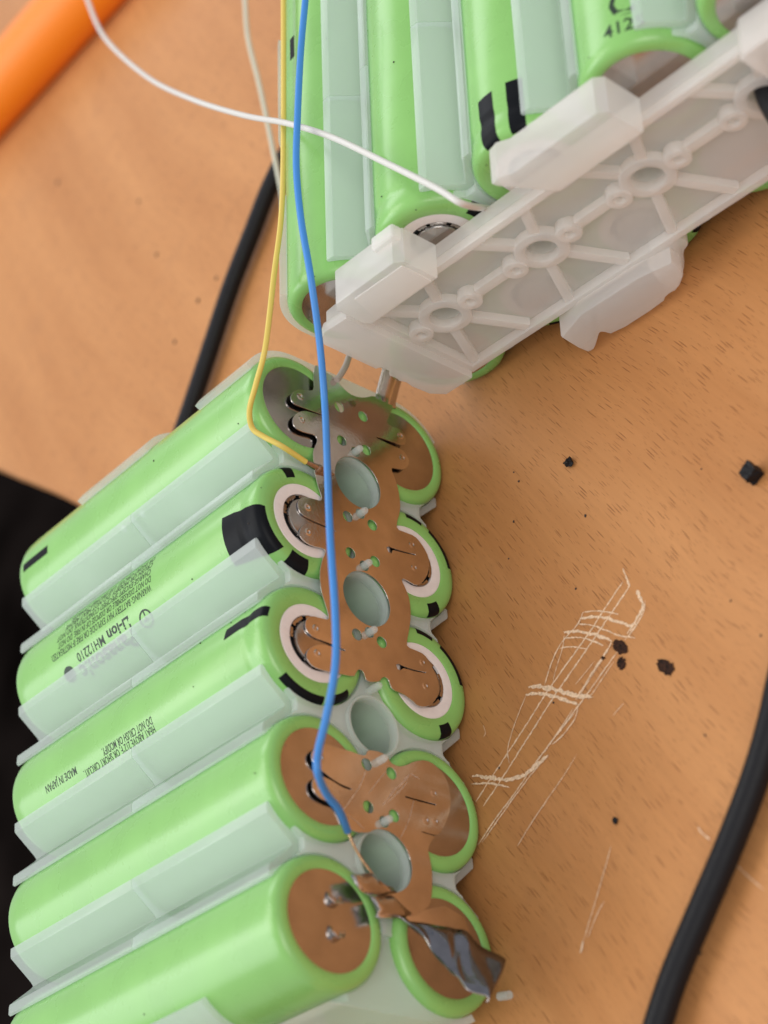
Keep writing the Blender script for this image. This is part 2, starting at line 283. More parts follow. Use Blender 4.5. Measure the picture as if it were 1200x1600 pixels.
MAT = dict(
    wrap=simple('green_shrink_wrap', (0.262, 0.560, 0.150), 0.27, coat=0.15, noise=0.06, nscale=120, bump=0.10, bscale=260),
    black=simple('black_print', (0.007, 0.008, 0.010), 0.40, spec=0.10),
    ink=simple('dark_ink', (0.014, 0.035, 0.016), 0.5),
    steel=simple('nickel_plated_steel', (0.52, 0.50, 0.49), 0.17, metal=1.0, noise=0.16, nscale=230, bump=0.05, bscale=5000),
    nickel=simple('nickel_sheet', (0.74, 0.70, 0.67), 0.15, metal=1.0, noise=0.14, nscale=260, bump=0.05, bscale=1800),
    foil=simple('torn_nickel', (0.66, 0.62, 0.60), 0.16, metal=1.0, noise=0.08, nscale=900, bump=0.25, bscale=900),
    strip=simple('strip_painted_reflection', (0.20, 0.20, 0.215), 0.10, metal=1.0, noise=0.15, nscale=900, bump=0.22, bscale=700),  # dark reflections on the strip are put into its base colour
    scuff=simple('scuffed_nickel', (0.86, 0.80, 0.74), 0.55, metal=1.0, noise=0.3, nscale=2500),
    ring=simple('insulator_paper', (0.86, 0.80, 0.765), 0.7, noise=0.05, nscale=900),
    holder=plastic('holder_plastic', (0.90, 0.95, 0.93), 0.56, 0.16, 0.30, (0.96, 1.0, 0.98)),
    cover=plastic('cover_plastic', (0.97, 0.965, 0.945), 0.43, 0.22, 0.36, (1, 0.98, 0.96)),
    blue=simple('blue_insulation', (0.055, 0.26, 0.68), 0.42),
    yellow=simple('yellow_insulation', (0.76, 0.58, 0.12), 0.45),
    white=simple('white_insulation', (0.74, 0.72, 0.67), 0.42),
    beige=simple('pale_insulation', (0.66, 0.66, 0.52), 0.45),
    grey=simple('grey_insulation', (0.48, 0.42, 0.37), 0.5),
    copper=simple('tinned_copper', (0.72, 0.50, 0.30), 0.25, metal=1.0, noise=0.2, nscale=3000, bump=0.4, bscale=4000),
    solder=simple('solder', (0.45, 0.38, 0.33), 0.25, metal=1.0, bump=0.5, bscale=1500),
    rubber=simple('black_rubber', (0.007, 0.007, 0.009), 0.5, spec=0.25, noise=0.1, nscale=600, bump=0.15, bscale=2500),
    orange=simple('orange_plastic', (0.98, 0.25, 0.004), 0.45),
    crumb=simple('black_crumb', (0.005, 0.005, 0.007), 0.5, spec=0.3, bump=0.6, bscale=2500),
    stain=simple('burnt_stain', (0.045, 0.017, 0.009), 0.7, spec=0.2, noise=0.9, nscale=2500, bump=0.7, bscale=3000),
    scratch=simple('scratched_wood', (0.86, 0.61, 0.40), 0.8, noise=0.3, nscale=2500, bump=0.4, bscale=4000),
    dust=simple('dark_dust', (0.04, 0.03, 0.025), 0.8),
    floor=simple('dark_carpet', (0.012, 0.009, 0.008), 0.95, spec=0.0, noise=0.9, nscale=9),
    wood=wood(),
)

# ------------------------------------------------------------------ helpers
def obj(name, verts, faces, mat, parent=None, smooth=False, flat_angle=None):
    me = bpy.data.meshes.new(name)
    me.from_pydata([(v[0] * M, v[1] * M, v[2] * M) for v in verts], [], faces)
    return link(name, me, mat, parent, smooth)

def link(name, me, mat, parent=None, smooth=False):
    me.materials.clear(); me.materials.append(MAT[mat])
    if smooth is True:
        me.polygons.foreach_set('use_smooth', [True] * len(me.polygons))
    me.update()
    o = bpy.data.objects.new(name, me); COL.objects.link(o)
    if parent: o.parent = parent
    if smooth == 'auto':
        bm = bmesh.new(); bm.from_mesh(me)
        bmesh.ops.recalc_face_normals(bm, faces=bm.faces)
        for f in bm.faces: f.smooth = True
        for e in bm.edges:
            if len(e.link_faces) == 2 and e.calc_face_angle(0) > R_(32): e.smooth = False
        bm.to_mesh(me); bm.free()
    return o

def tag(o, label, cat, group=None):
    o['label'] = label; o['category'] = cat
    if group: o['group'] = group
    return o

def thing(name, label, cat, loc=(0, 0, 0), rz=0, group=None):
    o = bpy.data.objects.new(name, None); COL.objects.link(o)
    o.empty_display_size = 0.005
    o.location = [c * M for c in loc]; o.rotation_euler = (0, 0, rz)
    return tag(o, label, cat, group)

def chaikin(pts, n=1, closed=True):
    for _ in range(n):
        out = []
        k = len(pts)
        for i in range(k if closed else k - 1):
            a, b = pts[i], pts[(i + 1) % k]
            out.append(tuple(a[j] * .75 + b[j] * .25 for j in range(len(a))))
            out.append(tuple(a[j] * .25 + b[j] * .75 for j in range(len(a))))
        if not closed: out = [pts[0]] + out + [pts[-1]]
        pts = out
    return pts

def circle(cx, cz, r, n=32):
    return [(cx + r * math.cos(2 * math.pi * i / n), cz + r * math.sin(2 * math.pi * i / n)) for i in range(n)]

def arc(cx, cz, r, a0, a1, n=14):
    return [(cx + r * math.cos(R_(a0 + (a1 - a0) * i / n)), cz + r * math.sin(R_(a0 + (a1 - a0) * i / n))) for i in range(n + 1)]

def slab_mesh(name, outer, holes, d0, d1, bevel=0.0, axis='y'):
    """closed 2D outline with holes, extruded between d0 and d1; axis y: outline in (x,z), axis z: outline in (x,y)"""
    cu = bpy.data.curves.new(name, 'CURVE'); cu.dimensions = '2D'; cu.fill_mode = 'BOTH'
    cu.extrude = (d1 - d0) / 2 - bevel
    cu.bevel_depth = bevel; cu.bevel_resolution = 1; cu.offset = -bevel
    for loop in [outer] + list(holes):
        s = cu.splines.new('POLY'); s.points.add(len(loop) - 1)
        for pnt, c in zip(s.points, loop): pnt.co = (c[0], c[1], 0, 1)
        s.use_cyclic_u = True
    o = bpy.data.objects.new(name, cu); COL.objects.link(o)
    dg = bpy.context.evaluated_depsgraph_get(); dg.update()
    me = bpy.data.meshes.new_from_object(o.evaluated_get(dg))
    bpy.data.objects.remove(o); bpy.data.curves.remove(cu)
    c = (d0 + d1) / 2
    for v in me.vertices:
        x, y, z = v.co
        v.co = (x * M, (c - z) * M, y * M) if axis == 'y' else (x * M, y * M, (c + z) * M)
    bm = bmesh.new(); bm.from_mesh(me)
    bmesh.ops.remove_doubles(bm, verts=bm.verts, dist=1e-6)
    bmesh.ops.recalc_face_normals(bm, faces=bm.faces)
    bm.to_mesh(me); bm.free()
    return me

def slab(name, outer, holes, d0, d1, mat, parent=None, bevel=0.0, axis='y', smooth='auto'):
    return link(name, slab_mesh(name, outer, holes, d0, d1, bevel, axis), mat, parent, smooth)

def lathe(name, prof, mat, parent=None, n=72, xc=0, zc=0, smooth=True, closed=False):
    """profile (r, y) turned about the y axis through (xc, zc)"""
    V, F = [], []
    for r, y in prof:
        for i in range(n):
            a = 2 * math.pi * i / n
            V.append((xc + r * math.cos(a), y, zc + r * math.sin(a)))
    k = len(prof)
    for j in range(k if closed else k - 1):
        for i in range(n):
            a, b = j * n + i, j * n + (i + 1) % n
            j2 = (j + 1) % k
            F.append((a, b, j2 * n + (i + 1) % n, j2 * n + i))
    if not closed:
        if prof[0][0] < 1e-6 or True:
            pass
    o = obj(name, V, F, mat, parent, 'auto' if smooth else False)
    return o

def spline(pts, per=10):
    P = [Vector(p) for p in pts]
    P = [P[0] * 2 - P[1]] + P + [P[-1] * 2 - P[-2]]
    out = []
    for i in range(1, len(P) - 2):
        p0, p1, p2, p3 = P[i - 1:i + 3]
        for k in range(per):
            u = k / per
            out.append(0.5 * ((2 * p1) + (p2 - p0) * u + (2 * p0 - 5 * p1 + 4 * p2 - p3) * u * u + (3 * p1 - p0 - 3 * p2 + p3) * u ** 3))
    out.append(P[-2])
    return out

def tube(name, pts, r, mat, parent=None, n=14, per=10, ends=True, rfun=None):
    P = spline(pts, per) if per > 1 else [Vector(p) for p in pts]
    V, F = [], []
    t0 = (P[1] - P[0]).normalized()
    nrm = t0.orthogonal().normalized()
    for i, p in enumerate(P):
        t = (P[min(i + 1, len(P) - 1)] - P[max(i - 1, 0)]).normalized()
        nrm = (nrm - t * nrm.dot(t)).normalized(); bn = t.cross(nrm)
        rr = r * (rfun(i / (len(P) - 1)) if rfun else 1)
        for k in range(n):
            a = 2 * math.pi * k / n
            V.append(p + (nrm * math.cos(a) + bn * math.sin(a)) * rr)
    for i in range(len(P) - 1):
        for k in range(n):
            F.append((i * n + k, i * n + (k + 1) % n, (i + 1) * n + (k + 1) % n, (i + 1) * n + k))
    if ends:
        F.append(tuple(reversed(range(n)))); F.append(tuple((len(P) - 1) * n + k for k in range(n)))
    return obj(name, V, F, mat, parent, 'auto')

def box_mesh(name, x0, x1, y0, y1, z0, z1, mat, parent=None, bev=0.4):
    bm = bmesh.new()
    bmesh.ops.create_cube(bm, size=1)
    for v in bm.verts:
        v.co = Vector(((x0 + x1) / 2 + v.co.x * (x1 - x0), (y0 + y1) / 2 + v.co.y * (y1 - y0), (z0 + z1) / 2 + v.co.z * (z1 - z0))) * M
    bmesh.ops.bevel(bm, geom=bm.edges[:], offset=bev * M, segments=3, affect='EDGES', profile=0.6)
    me = bpy.data.meshes.new(name); bm.to_mesh(me); bm.free()
    return link(name, me, mat, parent, 'auto')

P_ = DATA['p']; H = P_ / 2
RC = 9.15                       # cell radius
ZR, ZL = RC, RC + P_            # axis height of the lower and upper layer
ZM = RC + H
LEN = 65.0

# ------------------------------------------------------------------ the table and the floor
edge = [tuple(e) for e in DATA['edge']]
d = (edge[0][0] - edge[-1][0], edge[0][1] - edge[-1][1])
outline = [(760, -520), (760, 900), (edge[0][0] + d[0] * 22, edge[0][1] + d[1] * 22)] + edge + \
          [(30, 86.5), (4, 66), (-26, 53), (-62, 47), (-100, 47), (-160, 54), (-260, 80), (-430, 150), (-430, -520)]
outline = outline[:3] + chaikin(outline[2:-1], 2, False)[1:-1] + outline[-2:]
table = slab('table_top', outline, [], -25, 0, 'wood', None, bevel=2.5, axis='z')
table['kind'] = 'structure'; table['label'] = 'orange-brown beech desk top with dark pore flecks and scratches'
fl = obj('floor', [(-3000, -3000, -735), (3000, -3000, -735), (3000, 3000, -735), (-3000, 3000, -735)], [(0, 1, 2, 3)], 'floor')
fl['kind'] = 'structure'

def ribbon(pts, w, z, jit=0.25):
    pts = chaikin(pts, 2, False)
    Q = []
    for i in range(len(pts) - 1):                       # resample for ragged edges
        a, b = Vector(pts[i]), Vector(pts[i + 1]); n = max(1, int((b - a).length / 0.35))
        for k in range(n): Q.append(a.lerp(b, k / n))
    Q.append(Vector(pts[-1]))
    V, F = [], []
    for i, q in enumerate(Q):
        t = (Q[min(i + 1, len(Q) - 1)] - Q[max(i - 1, 0)]).normalized(); nn = Vector((-t.y, t.x))
        f = min(1.0, 0.25 + min(i, len(Q) - 1 - i) * 0.25)
        a = w * 0.5 * f * (1 + random.uniform(-jit, jit)); b = w * 0.5 * f * (1 + random.uniform(-jit, jit))
        V += [(q.x + nn.x * a, q.y + nn.y * a, z), (q.x - nn.x * b, q.y - nn.y * b, z)]
        if i: F.append((2 * i - 2, 2 * i - 1, 2 * i + 1, 2 * i))
    return V, F

zs = 0.02
for k, (w, pts) in enumerate(DATA['scratch']):
    V, F = ribbon(pts, w * 0.95, zs, 0.7); zs += 0.0015
    for rpt in range(3 if w > 0.28 else 1):                 # loose fibres beside the main cut
        off = w * random.uniform(-.8, .8)
        n = len(pts); a = random.randint(0, max(0, n - 3)); b = random.randint(min(a + 2, n), n)
        q = [(x + off * random.uniform(.6, 1.2), y + off * random.uniform(.6, 1.2)) for x, y in pts[a:b]]
        if len(q) < 2: continue
        V2, F2 = ribbon(q, w * random.uniform(.18, .4), zs, 0.8); zs += 0.0015
        base = len(V); V += V2; F += [tuple(i + base for i in f) for f in F2]
    obj('scratch', V, F, 'scratch', table)
for k, pts in enumerate(DATA['stains']):
    c = [sum(p[i] for p in pts) / len(pts) for i in (0, 1)]
    loop = chaikin(pts, 2)
    loop = [(x + random.uniform(-.2, .2), y + random.uniform(-.2, .2)) for x, y in loop]
    n = len(loop)
    V = [(x, y, 0.10) for x, y in loop] + [(c[0] + (x - c[0]) * .6, c[1] + (y - c[1]) * .6, 0.10 + random.uniform(.0, .07)) for x, y in loop] + [(c[0], c[1], 0.14)]
    F = [(i, (i + 1) % n, n + (i + 1) % n, n + i) for i in range(n)] + [(n + i, n + (i + 1) % n, 2 * n) for i in range(n)]
    obj('burn_stain', V, F, 'stain', table)

# ------------------------------------------------------------------ cells
PROF_NEG = [(6.85, 0.45), (7.0, 0.12), (7.25, -0.04), (7.9, -0.05), (8.45, 0.10), (8.85, 0.45), (9.05, 0.95), (9.14, 1.6), (9.15, 2.4),
            (9.15, 30), (9.15, 61.5), (9.05, 63.6), (8.7, 64.6), (8.0, 65.0), (7.0, 65.0), (6.9, 64.6)]
PROF_POS = [(5.95, 0.45), (6.05, 0.10), (6.3, -0.04), (7.6, -0.05), (8.4, 0.12), (8.82, 0.5), (9.03, 1.0), (9.12, 1.7), (9.14, 2.8), (9.0, 3.6), (8.97, 4.1), (9.05, 4.7), (9.15, 5.3),
            (9.15, 30), (9.15, 61.5), (9.05, 63.6), (8.7, 64.6), (8.0, 65.0), (7.0, 65.0), (6.9, 64.6)]
def disc_prof(r, y, dome=0.0):
    return [(0.001, y - dome), (r * .5, y - dome * .8), (r * .85, y - dome * .3), (r, y)]

def cell_meshes():
    """the parts of one negative-end and one positive-end cell, shared by every copy"""
    neg = [('wrapper', 'wrap', lathe('wrapper', PROF_NEG, 'wrap').data),
           ('end_disc', 'steel', lathe('end_disc', disc_prof(6.95, 0.22, 0.0), 'steel').data),
           ('far_cap', 'steel', lathe('far_cap', disc_prof(7.0, 64.7), 'steel').data)]
    pos = [('wrapper', 'wrap', lathe('wrapper', PROF_POS, 'wrap').data),
           ('insulator_ring', 'ring', lathe('insulator_ring', [(4.25, 0.5), (4.3, 0.12), (4.5, 0.06), (5.9, 0.08), (6.05, 0.2)], 'ring').data),
           ('gasket', 'black', lathe('gasket', disc_prof(4.35, 0.55), 'black').data),
           ('cap', 'steel', lathe('cap', [(0.001, -0.18), (3.1, -0.18), (3.35, -0.1), (3.45, 0.15), (3.5, 0.5)], 'steel').data),
           ('far_cap', 'steel', lathe('far_cap', disc_prof(7.0, 64.7), 'steel').data)]
    # crimp ring: bright arcs of metal with dark gaps between
    V, F = [], []
    for a0, a1 in ((-40, 18), (28, 62), (70, 92), (150, 172), (182, 232), (244, 300)):
        n = 8
        base = len(V)
        for i in range(n + 1):
            a = R_(a0 + (a1 - a0) * i / n); j = random.uniform(-.12, .12)
            for r, y in ((3.6 + j, .5), (3.7 + j, .12), (4.15 + j * .5, .08), (4.26, .35)):
                V.append((r * math.cos(a), y, r * math.sin(a)))
        for i in range(n):
            for k in range(3):
                q = base + i * 4 + k
                F.append((q, q + 1, q + 5, q + 4))
    o = obj('crimp_ring', V, F, 'steel', None, 'auto')
    pos.append(('crimp_ring', 'steel', o.data))
    for o in [o for o in COL.objects if o.name.split('.')[0] in ('wrapper', 'end_disc', 'far_cap', 'insulator_ring', 'gasket', 'cap', 'crimp_ring')]:
        bpy.data.objects.remove(o)
    return neg, pos
NEG, POS = cell_meshes()

def make_cell(kind, label, loc, rz, group):
    t = thing('battery_cell', label, 'battery cell', loc, rz, group)
    for name, mat, me in (POS if kind == 'pos' else NEG):
        o = bpy.data.objects.new(name, me); COL.objects.link(o); o.parent = t
        if name == 'wrapper': WRAP[t.name] = o
    return t

WRAP = {}
def wrapper_of(cell): return WRAP[cell.name]

def prof_point(prof, s):
    """point (r, y) at arc length s along a profile, with outward offset"""
    for (r0, y0), (r1, y1) in zip(prof, prof[1:]):
        dl = math.hypot(r1 - r0, y1 - y0)
        if s <= dl:
            u = s / dl
            nx, ny = (y1 - y0) / dl, -(r1 - r0) / dl
            return r0 + (r1 - r0) * u + nx * 0.035, y0 + (y1 - y0) * u + ny * 0.035
        s -= dl
    return prof[-1]

def cell_mark(cell, a0, a1, s0, s1, prof=PROF_POS, skew=0.0, name='black_mark'):
    """black printed patch following the wrapper from angle a0 to a1, arc length s0 to s1 from the inner lip"""
    na = max(2, int(abs(a1 - a0) / 3)); ns = max(3, int((s1 - s0) / 0.25))
    V, F = [], []
    for j in range(ns + 1):
        s = s0 + (s1 - s0) * j / ns
        r, y = prof_point(prof, s)
        for i in range(na + 1):
            a = R_(a0 + (a1 - a0) * i / na + skew * j / ns)
            V.append((r * math.cos(a), y, r * math.sin(a)))
    for j in range(ns):
        for i in range(na):
            q = j * (na + 1) + i
            F.append((q, q + 1, q + na + 2, q + na + 1))
    return obj(name, V, F, 'black', wrapper_of(cell), True)

def cell_text(cell, body, ang, y0, y1, height, along=True, mat='ink', bold=0.0, squash=None):
    """printed words bent round the cell; along: read towards the far end, letter tops towards growing angle"""
    cu = bpy.data.curves.new('lettering', 'FONT'); cu.body = body; cu.size = 1.0; cu.offset = bold
    cu.align_x = 'LEFT'; cu.resolution_u = 2
    o = bpy.data.objects.new('lettering', cu); COL.objects.link(o)
    dg = bpy.context.evaluated_depsgraph_get(); dg.update()
    me = bpy.data.meshes.new_from_object(o.evaluated_get(dg))
    bpy.data.objects.remove(o); bpy.data.curves.remove(cu)
    xs = [v.co.x for v in me.vertices]; x0, x1 = min(xs), max(xs)
    sx = (y1 - y0) / (x1 - x0); sy = height / 0.69
    rr = RC + 0.03
    for v in me.vertices:
        u = (v.co.x - x0) * sx; w = (v.co.y - 0.345) * sy
        if along:
            a = R_(ang) + w / RC; yy = y0 + u
        else:                                        # read round the cell, tops towards the far end
            a = R_(ang) - u / RC; yy = y0 * 0 + squash + w
        v.co = (rr * math.cos(a) * M, yy * M, rr * math.sin(a) * M)
    return link('lettering', me, mat, wrapper_of(cell))

# ------------------------------------------------------------------ the clear plastic cell holders
def holder_unit(full=True):
    """outline of the plastic between two columns, centred on (0,0): hugging four cells, V-grooves above and below"""
    rc = RC + 0.12
    if full:
        a_tip = 57.0                                    # blunt flat-topped tips, straight V walls
        left_top = [(-0.06, 14.5), (-0.5, 14.85), (-3.25, 18.05), (-3.55, 18.4), (-3.95, 18.5), (-5.05, 18.52), (-5.25, 18.2)] + arc(-H, H, rc, a_tip, -90, 26)
    else:
        a_tip = 30.0
        tip_i = (-H + rc * math.cos(R_(a_tip)), H + rc * math.sin(R_(a_tip)))
        left_top = [(-0.05, 13.4), (-0.9, 13.5), tip_i] + arc(-H, H, rc, a_tip - 2, -90, 20)
    left = left_top + [(x, -z) for x, z in reversed(left_top)]
    return left + [(-x, z) for x, z in reversed(left)]

def holder_side(a_top, a_bot, sgn):
    """outline of the outer wall beside an end column (cell axis at x=0, wall on the side sgn)"""
    rc, ro = RC + 0.12, RC + 1.15
    pts = arc(0, H, ro, a_top, 0, 14) + arc(0, -H, ro, 0, a_bot, 14) + arc(0, -H, rc, a_bot, 90, 16) + arc(0, H, rc, -90, a_top, 16)
    return [(sgn * x, z) for x, z in pts]

UNIT_FULL = holder_unit(True); UNIT_WEB = holder_unit(False)
HOLE = circle(0, 0, 4.28, 40)
ME_WEB = slab_mesh('front_web', UNIT_WEB, [HOLE], 0.55, 1.75, 0.12)
ME_NEAR = slab_mesh('groove_strip', UNIT_FULL, [HOLE], 1.76, 32.42, 0.12)
ME_FAR = slab_mesh('groove_strip', UNIT_FULL, [HOLE], 32.5, 64.3, 0.12)

def add(name, me, mat, parent, loc):
    o = link(name, me, mat, parent, 'auto') if not me.materials else bpy.data.objects.new(name, me)
    if not o.users_collection: COL.objects.link(o)
    o.parent = parent; o.location = [c * M for c in loc]
    return o

def make_holder(label, loc, rz, sgn):
    t = thing('cell_holder', label, 'battery holder', loc, rz)
    for g in range(4):
        x = sgn * (g + .5) * P_
        add('front_web', ME_WEB, 'holder', t, (x, 0, ZM))
        add('groove_strip', ME_NEAR, 'holder', t, (x, 0, ZM))
        add('groove_strip', ME_FAR, 'holder', t, (x, 0, ZM))
        lathe('vent_tube', [(4.24, 0.9), (4.24, 0.15), (4.32, 0.0), (4.6, 0.0), (4.72, 0.2), (4.75, 0.56)], 'holder', t, 48, x, ZM)
        for s in (-1, 1):
            px = x + s * 5.6
            if sgn < 0 and g == 3 and s < 0: continue      # that peg is torn off
            lathe('peg', [(0.001, -1.95), (0.38, -1.9), (0.55, -1.65), (0.58, -1.2), (0.60, 0.6)], 'holder', t, 14, px, ZM)
    return t

H1 = make_holder('translucent white cell holder with its open end towards the desk, nickel plates on its pegs', (0, 0, 0), 0, -1)
ORIG2 = (10.964, -12.41, 0); ROT2 = -1.629
H2 = make_holder('translucent white cell holder behind the ribbed end cover', ORIG2, ROT2, 1)
# outer walls of the first holder
side = holder_side(64, -58, 1)
for y0, y1 in ((1.0, 14.0), (27.5, 46.5)):
    slab('side_flange', [(x, z + ZM) for x, z in side], [], y0, y1, 'holder', H1, 0.1)
for y0, y1 in ((14.02, 27.48), (46.52, 63.0)):
    slab('side_wall', [(x, z + ZM) for x, z in holder_side(20, -20, 1)], [], y0, y1, 'holder', H1, 0.1)
side5 = [(x - 4 * P_, z + ZM) for x, z in holder_side(50, -56, -1)]
slab('side_flange', side5, [], 17.5, 63.0, 'holder', H1, 0.1)
slab('side_wall', [(x - 4 * P_, z + ZM) for x, z in holder_side(-18, -30, -1)], [], 1.2, 17.45, 'holder', H1, 0.1)
for dy in (-2.6, 2.6):
    lathe('moulding_dot', [(0.001, 0.16), (.4, .12), (.62, 0)], 'holder', H1, 14)
    o = COL.objects[-1]; o.rotation_euler = (R_(90), 0, 0)
    o.matrix_local = Matrix.Translation((-6.3 * M, (32.4 + dy) * M, (ZL + 7.95) * M)) @ Matrix.Rotation(R_(-38), 4, 'Y') @ Matrix.Rotation(R_(90), 4, 'X')
# second holder: outer wall
slab('side_flange', [(x, z + ZM) for x, z in holder_side(62, -58, -1)], [], 1.0, 20.0, 'holder', H2, 0.1)
slab('side_flange', [(x, z + ZM) for x, z in holder_side(62, -58, -1)], [], 33.0, 52.0, 'holder', H2, 0.1)

# ------------------------------------------------------------------ cells of the first block
TOP = [('neg', 'light green cell in the upper row, its grey end welded beside the yellow wire end'),
       ('pos', 'light green cell with a wide black patch and LI-ION print in the upper row'),
       ('pos', 'light green cell printed MADE IN JAPAN, white-ringed end, upper row'),
       ('neg', 'light green cell in the upper row whose welded end lies under the blue wire end'),
       ('neg', 'light green cell with bare torn-off weld marks on its dull steel end')]
BOT = [('neg', 'green cell in the lower row, end disc welded beside the copper-coloured tab'),
       ('pos', 'white-ringed green cell in the lower row, second from the end cover'),
       ('pos', 'white-ringed green cell in the lower row, third from the end cover'),
       ('neg', 'green steel-ended cell in the lower row, beside the scratched drawing on the desk'),
       ('neg', 'green cell in the lower row with the torn metal strip bent across its end')]
c1 = {}
for i in range(5):
    c1['L', i] = make_cell(TOP[i][0], TOP[i][1], (-i * P_, 0, ZL), 0, 'cells of the uncovered pack')
    c1['R', i] = make_cell(BOT[i][0], BOT[i][1], (-i * P_, 0, ZR), 0, 'cells of the uncovered pack')
cell_mark(c1['L', 1], 15.5, 29.5, 1.3, 3.6)
cell_mark(c1['L', 1], 153, 178, 1.2, 3.9)
cell_mark(c1['L', 1], 93, 143, 2.1, 11.2, skew=-12)
cell_mark(c1['L', 2], 139, 189, 2.5, 3.9)
cell_mark(c1['L', 2], 197, 224, 2.3, 3.9)
cell_mark(c1['L', 2], 66, 78, 2.6, 11.8, skew=1)
for a0, a1, s0, s1 in ((-21, 2, 2.0, 3.4), (-81, -32.5, 2.0, 3.6), (-161, -143, 1.5, 3.8)):
    cell_mark(c1['R', 1], a0, a1, s0, s1); cell_mark(c1['R', 2], a0 + .5, a1, s0, s1)
cell_mark(c1['L', 0], 85.5, 95, 57.5, 65.0, PROF_NEG)

t2 = c1['L', 1]
cell_text(t2, 'Li-ion', 114.6, 33.0, 38.8, 1.75, bold=0.025)
cell_text(t2, 'MH12210', 114.6, 39.8, 47.2, 1.5, bold=0.008)
cell_text(t2, 'WARNING: BATTERY MAY EXPLODE OR FIRE IF MISTREATED.', 98.6, 26.3, 53.6, 1.15)
cell_text(t2, 'DO NOT DISASSEMBLE OR DISPOSE OF IN FIRE. DO NOT', 89.6, 26.2, 51.5, 1.1)
cell_text(t2, 'CHARGE EXCEPT SPECIFIED CONDITIONS. DO NOT', 80.8, 26.3, 52.0, 1.1)
cell_text(t2, 'CRUSH OR MODIFY. DO NOT HEAT ABOVE', 72.5, 26.2, 50.0, 1.05)
cell_text(t2, 'OR SHORT CIRCUIT. USE SPECIFIED CHARGER', 64.5, 26.2, 49.0, 1.05)
cell_text(t2, 'Panasonic', 130.5, 33.2, 47.8, 2.6, bold=0.03)
def ring_mark(cell, ang, y, r, w, bar=False, filled=False):
    loop = [(r * math.cos(a), r * math.sin(a)) for a in [2 * math.pi * i / 24 for i in range(24)]]
    V, F = [], []
    def put(u, v): V.append(((RC + .04) * math.cos(R_(ang) + v / RC), y + u, (RC + .04) * math.sin(R_(ang) + v / RC)))
    if filled:
        put(0, 0)
        for u, v in loop: put(u, v)
        F = [(0, 1 + i, 1 + (i + 1) % 24) for i in range(24)]
    else:
        for u, v in loop: put(u, v); put(u * (1 - w / r), v * (1 - w / r))
        F = [(2 * i, 2 * ((i + 1) % 24), 2 * ((i + 1) % 24) + 1, 2 * i + 1) for i in range(24)]
        if bar:
            b = len(V)
            for u, v in ((-.14, -r), (.14, -r), (.14, r * .2), (-.14, r * .2)): put(u, v)
            F.append((b, b + 1, b + 2, b + 3))
            b = len(V)
            for u, v in ((-.6, r * .05), (.6, r * .05), (.6, r * .28), (-.6, r * .28)): put(u, v)
            F.append((b, b + 1, b + 2, b + 3))
    obj('symbol', V, F, 'ink', wrapper_of(cell))
ring_mark(t2, 122.5, 29.4, 1.5, 0.28, True)
ring_mark(t2, 123.5, 50.3, 1.35, 0, False, True)
t3 = c1['L', 2]
cell_text(t3, 'DO NOT CRUSH OR MODIFY.', 109.0, 26.9, 39.6, 1.2, bold=0.006)
cell_text(t3, 'HEAT ABOVE 212°F, OR SHORT CIRCUIT.', 117.6, 26.9, 45.1, 1.2, bold=0.006)
cell_text(t3, 'MADE IN JAPAN', 109.2, 46.6, 55.0, 1.2, bold=0.008)
# torn weld stubs on the last upper cell and its ripped wrapper edge
for x, z in DATA['torn']:
    c = c1['L', 4]
    px, pz = x + 4 * P_, z - ZL
    V, F = [], []
    n = 12
    for i in range(n + 1):
        a = R_(70 + 210 * i / n)
        h = -1.0 * math.sin(math.pi * i / n) * random.uniform(.6, 1)
        for r, y in ((0.9, .2), (1.35, .2 + h), (1.25, .2 + h * 1.1), (0.7, .2)):
            V.append((px + r * math.cos(a), y, pz + r * math.sin(a)))
    for i in range(n):
        for k in range(3):
            q = i * 4 + k; F.append((q, q + 1, q + 5, q + 4))
    obj('torn_weld', V, F, 'foil', c, True)

# ------------------------------------------------------------------ cells of the second block
def w2(x, y, z):
    ca, sa = math.cos(ROT2), math.sin(ROT2)
    return (ca * x - sa * y + ORIG2[0], sa * x + ca * y + ORIG2[1], z)
TOP2 = [('neg', 'green cell under the blue wire, nearest the yellow wire in the covered pack'),
        ('pos', 'green cell where the white wire ends, showing a white ring above the end cover'),
        ('pos', 'green cell with two black stripes near its end, covered pack'),
        ('neg', 'green cell with a large dotted C print, covered pack'),
        ('neg', 'green cell in the top right corner of the picture')]
BOT2 = [('neg', 'green cell under the end cover, its rim showing beside the cut copper-coloured tab'),
        ('pos', 'green cell below the end cover, sliver of rim left of the stepped foot'),
        ('pos', 'green cell hidden below the end cover, rim showing right of the stepped foot'),
        ('neg', 'green cell hidden below the end cover, near the right edge of the picture')]
c2 = {}
for i in range(5):
    c2['L', i] = make_cell(TOP2[i][0], TOP2[i][1], w2(i * P_, 0, ZL), ROT2, 'cells of the covered pack')
    if i < 4: c2['R', i] = make_cell(BOT2[i][0], BOT2[i][1], w2(i * P_, 0, ZR), ROT2, 'cells of the covered pack')
cell_mark(c2['L', 2], 84, 102, 2.6, 11.2, skew=1)
cell_mark(c2['L', 2], 56, 71, 2.6, 11.4, skew=0)
cell_mark(c2['L', 1], -6, 12, 1.6, 3.9)
cell_mark(c2['L', 0], 118, 135, 48, 58, PROF_NEG)
cell_mark(c2['L', 0], 95, 103, 47.5, 52, PROF_NEG)
for a in (-30, -95): cell_mark(c2['R', 1], a - 30, a, 2.0, 3.6); cell_mark(c2['R', 2], a - 30, a, 2.0, 3.6)
t4 = c2['L', 3]
cell_text(t4, 'C', 77.5, 0, 3.4, 4.4, along=False, mat='ink', squash=7.4, bold=0.02)
cell_text(t4, '4125', 85, 0, 5.6, 2.0, along=False, mat='ink', squash=3.4, bold=0.01)
